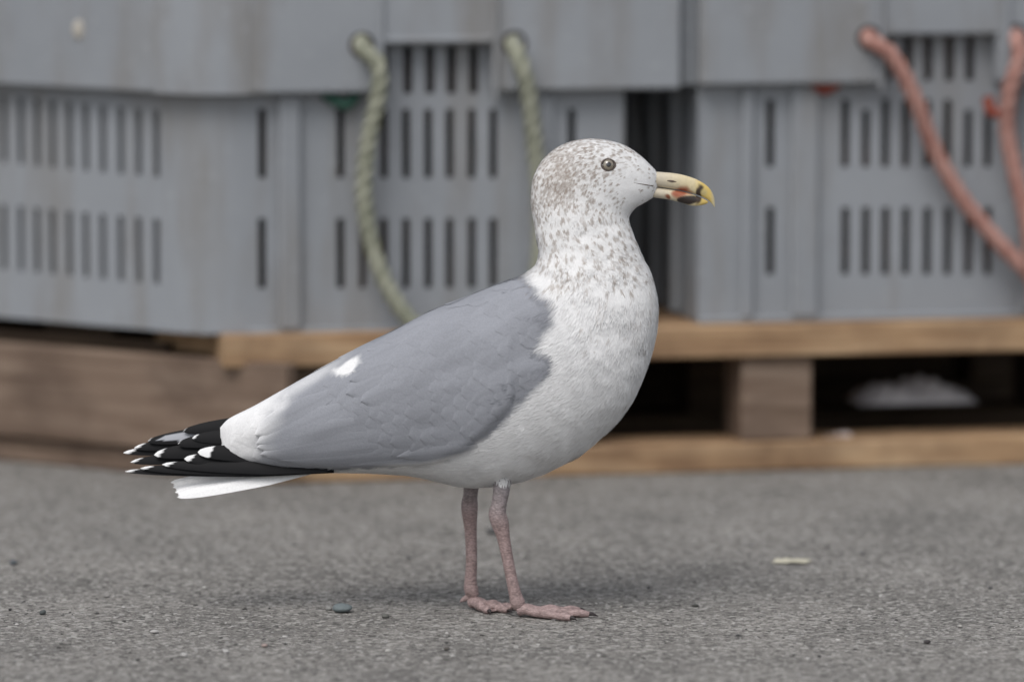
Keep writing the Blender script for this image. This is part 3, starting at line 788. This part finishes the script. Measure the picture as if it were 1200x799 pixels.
# short feathering where the leg leaves the belly
for nm, x, yy0 in (('near_thigh', 589, YN+2), ('far_thigh', 555, YF_-2)):
    nn_ = 420; V = []; F = []
    for i in range(nn_):
        a = random.uniform(0, 6.283); py0 = random.uniform(542, 562); rr = 10.6-(py0-546)*.02
        r0_ = W3(x+math.cos(a)*rr, py0, yy0+math.sin(a)*rr); L_ = random.uniform(5, 9)
        t2 = W3(x-1+math.cos(a)*(rr-.6), py0+L_, yy0+math.sin(a)*(rr-.6)); sd2 = np.array([-math.sin(a), math.cos(a), 0])*.8*k
        b0 = len(V); V += [tuple(r0_-sd2), tuple(r0_+sd2), tuple(t2)]; F.append((b0, b0+1, b0+2))
    meshobj(nm+'_feathers', V, F, FUZZ, gull, col=np.tile([.66, .66, .66], (len(V), 1)))
def foot(nm, hx, hy, yaw, Ls):
    CL_ = np.array([.05, .04, .04]); toes = []
    for q, (da, Lt) in enumerate(zip((-26, 0, 25), Ls)):
        a = yaw+math.radians(da); dx, dy = math.cos(a), math.sin(a)
        fr = (0, .12, .32, .5, .68, .84, .97); zz = (9, 9.5, 6.5, 6.8, 5, 5, 4)
        pts = [(hx+dx*Lt*f, 718-z, hy+dy*Lt*f) for f, z in zip(fr, zz)]
        tube(nm+'_toe', pts, (7.5, 6.2, 5.0, 5.9, 4.2, 4.9, 3.2), SK, lambda t: PINK)
        tube(nm+'_claw', [(hx+dx*Lt*f, 718-z, hy+dy*Lt*f) for f, z in ((.95, 4.5), (1.02, 4.2), (1.09, 1.8))], (2.6, 2.0, .4), SK, lambda t: CL_, R=10)
        toes.append([np.array(W3(*p)) for p in pts])
    tube(nm+'_hind_toe', [(hx-4, 718-16, hy), (hx-11, 718-12, hy), (hx-15, 718-9, hy+1)], (4, 3, 1), SK, lambda t: PINK, R=12)
    for q in range(2):
        A, B = catmull(np.array(toes[q]), 5), catmull(np.array(toes[q+1]), 5); V = []; F = []; M = len(A); Nn_ = 10
        for i in range(M):
            for j in range(Nn_+1):
                s = j/Nn_; sc = 1-.20*(4*s*(1-s))*(i/(M-1))
                p0 = A[0]*(1-s)+B[0]*s; p = A[i]*(1-s)+B[i]*s; p = p0+(p-p0)*sc
                p[2] = max(.0012, p[2]*(1-.5*4*s*(1-s))-.0006+.0008*math.sin(i*1.3+j))
                V.append(tuple(p))
        for i in range(M-1):
            for j in range(Nn_): a = i*(Nn_+1)+j; F.append((a, a+1, a+Nn_+2, a+Nn_+1))
        o = meshobj(nm+'_web', V, F, SK, gull, col=np.tile(PINK*.8, (len(V), 1)))
        sdm = o.modifiers.new('s', 'SOLIDIFY'); sdm.thickness = .0012
foot('near_foot', 609, YN, math.radians(-3), (70, 84, 78))
foot('far_foot', 554, YF_, math.radians(-38), (44, 54, 50))

def bill(name, stn, colfn, R=32, sub=10):
    A = catmull(np.array(stn, float), sub); V = []; F = []; C = []
    for i, (x, t0, b0, w_) in enumerate(A):
        for j in range(R):
            an = 2*math.pi*j/R; cz = math.cos(an); sn = math.sin(an)
            sn2 = math.copysign(abs(sn)**.85, sn)
            zz = (t0+b0)/2-(b0-t0)/2*cz
            V.append(tuple(W3(x, zz, -w_*sn2))); C.append(colfn(x, zz))
    M = len(A)
    for i in range(M-1):
        for j in range(R): F.append((i*R+j, i*R+(j+1) % R, (i+1)*R+(j+1) % R, (i+1)*R+j))
    F.append(tuple(range(R))); F.append(tuple((M-1)*R+j for j in range(R)))
    return meshobj(name, V, F, BM, gull, col=np.array(C))
BM = attr_mat('bill_keratin', .38, .45, 260, .25, .0004)
def mixc(a, b_, t): t = min(1, max(0, t)); return np.array(a)*(1-t)+np.array(b_)*t
def bc(x, z):
    nz_ = float(vnoise(np.array([x*.13, z*.13, .3]), 1.0, 2))-.5
    c = mixc((.55, .49, .38), (.63, .54, .34), (x-775)/30)
    c = mixc(c, (.62, .46, .14), (x-812)/10)
    if z > 214: c = mixc(c, (.33, .10, .05), (1-((x-797+nz_*16)/9)**2-((z-225)/9)**2)*1.2)
    c = mixc(c, (.03, .022, .018), (1-((x-806+nz_*14)/11)**2-((z-234)/6)**2)*2.5)
    c = mixc(c, (.05, .035, .025), (1-((x-817+nz_*10)/5)**2-((z-227)/13)**2)*2)
    c = mixc(c, (.22, .08, .04), (1-((x-782+nz_*10)/5)**2-((z-230)/4)**2)*1.5)
    c = mixc(c, (.50, .42, .20), (1-((x-824)/5)**2-((z-225)/5)**2))
    c = mixc(c, (.56, .50, .33), (x-831)/5)
    return c
bill('upper_bill', [(748,200,217,9),(760,200.5,217.5,8.8),(772,201.5,219,8),(785,202.5,221,7),(798,204.5,223,6.3),(810,208,226,5.6),(820,212.5,229.5,4.8),(828,218,233.5,3.8),(833,224,238,2.8),(836,231,242,1.6),(837,238,242.5,.4)], bc)
bill('lower_bill', [(748,218,230,8),(760,218.3,230.5,7.8),(772,219.8,232,7),(785,221.8,234,6.2),(798,224,237.5,5.5),(808,226.5,240.5,4.8),(815,229,241,4.1),(822,232,240,3),(827,234.5,238.5,1.4),(829,236,237,.3)], bc)
NOS, _nt, _b = newmat('dark_skin', .7, .2); _b.inputs['Base Color'].default_value = (.12, .09, .075, 1)
for sgn in (-1, 1):
    tube('nostril', [(781, 211, sgn*7.1), (786, 211.6, sgn*6.7), (792, 212.6, sgn*6.1)], (.5, 1.2, .5), NOS, R=10)
def on_body(px, py):
    x, z = (px-600)*k, (718-py)*k*1.006
    l = bvh.ray_cast(Vector((x, -1, z)), Vector((0, 1, 0)))[0]
    z2 = z+abs(l.y)*.10 if l else z
    l2 = bvh.ray_cast(Vector((x, -1, z2)), Vector((0, 1, 0)))
    l = l2[0] if l2[0] else l
    return np.array(l), np.array(l2[1])
for sgn in (1, -1):
    pts = []
    for px, py in ((742, 214.5), (750, 216), (757, 217), (764, 218)):
        l, nn = on_body(px, py); l = l-np.array([0, .1*k, 0]); pts.append((600+l[0]/k, 718-l[2]/(k*1.006), sgn*l[1]/k))
    tube('gape', pts, (.2, .4, .6, .7), NOS, R=10)
el, en = on_body(712, 194)
if en[1] > 0: en = -en
EY, nt, b = newmat('eye', .06, .6)
a_ = N(nt, 'ShaderNodeAttribute', attribute_name='Col'); nt.links.new(a_.outputs['Color'], b.inputs['Base Color'])
b.inputs['Coat Weight'].default_value = 1.0; b.inputs['Coat Roughness'].default_value = .02
OR_, _n2, _b2 = newmat('orbital_ring', .6, .3); _b2.inputs['Base Color'].default_value = (.09, .07, .06, 1)
for sgn, nm in ((1, 'near_eye'), (-1, 'far_eye')):
    Rr = 9.2*k; c0 = el-en*Rr*.64; V = []; F = []; C = []
    ax = en/np.linalg.norm(en); u_ = np.cross(ax, [0, 0, 1]); u_ /= np.linalg.norm(u_); v2 = np.cross(ax, u_)
    for i in range(61):
        ph = i/60*math.pi*.75
        for j in range(40):
            a = 2*math.pi*j/40; q = c0+Rr*(ax*math.cos(ph)+(u_*math.cos(a)+v2*math.sin(a))*math.sin(ph))
            V.append((q[0], q[1]*sgn, q[2])); rr = math.sin(ph)*9.2 if ph < 1.57 else 9
            if rr < 3.1: c = (.004, .004, .004)
            elif rr < 6.0:
                f = .8+.4*random.random(); c = (.22*f, .19*f, .145*f)
            else: c = (.015, .012, .01)
            C.append(c)
    for i in range(60):
        for j in range(40): F.append((i*40+j, i*40+(j+1) % 40, (i+1)*40+(j+1) % 40, (i+1)*40+j))
    meshobj(nm, V, F, EY, gull, col=np.array(C))
    V = []; F = []; rc = 7.3*k; off = math.sqrt(max(0, Rr*Rr-rc*rc))
    for i in range(48):
        a = 2*math.pi*i/48; rd = u_*math.cos(a)*1.10+v2*math.sin(a)*.93
        cc = c0+ax*(off+.2*k)+rd*rc
        for j in range(8):
            b2 = 2*math.pi*j/8; q = cc+(rd*math.cos(b2)+ax*math.sin(b2))*1.0*k; V.append((q[0], q[1]*sgn, q[2]))
    for i in range(48):
        for j in range(8): F.append((i*8+j, i*8+(j+1) % 8, ((i+1) % 48)*8+(j+1) % 8, ((i+1) % 48)*8+j))
    meshobj(nm+'_ring', V, F, OR_, gull)
print('done', len(bpy.data.objects))
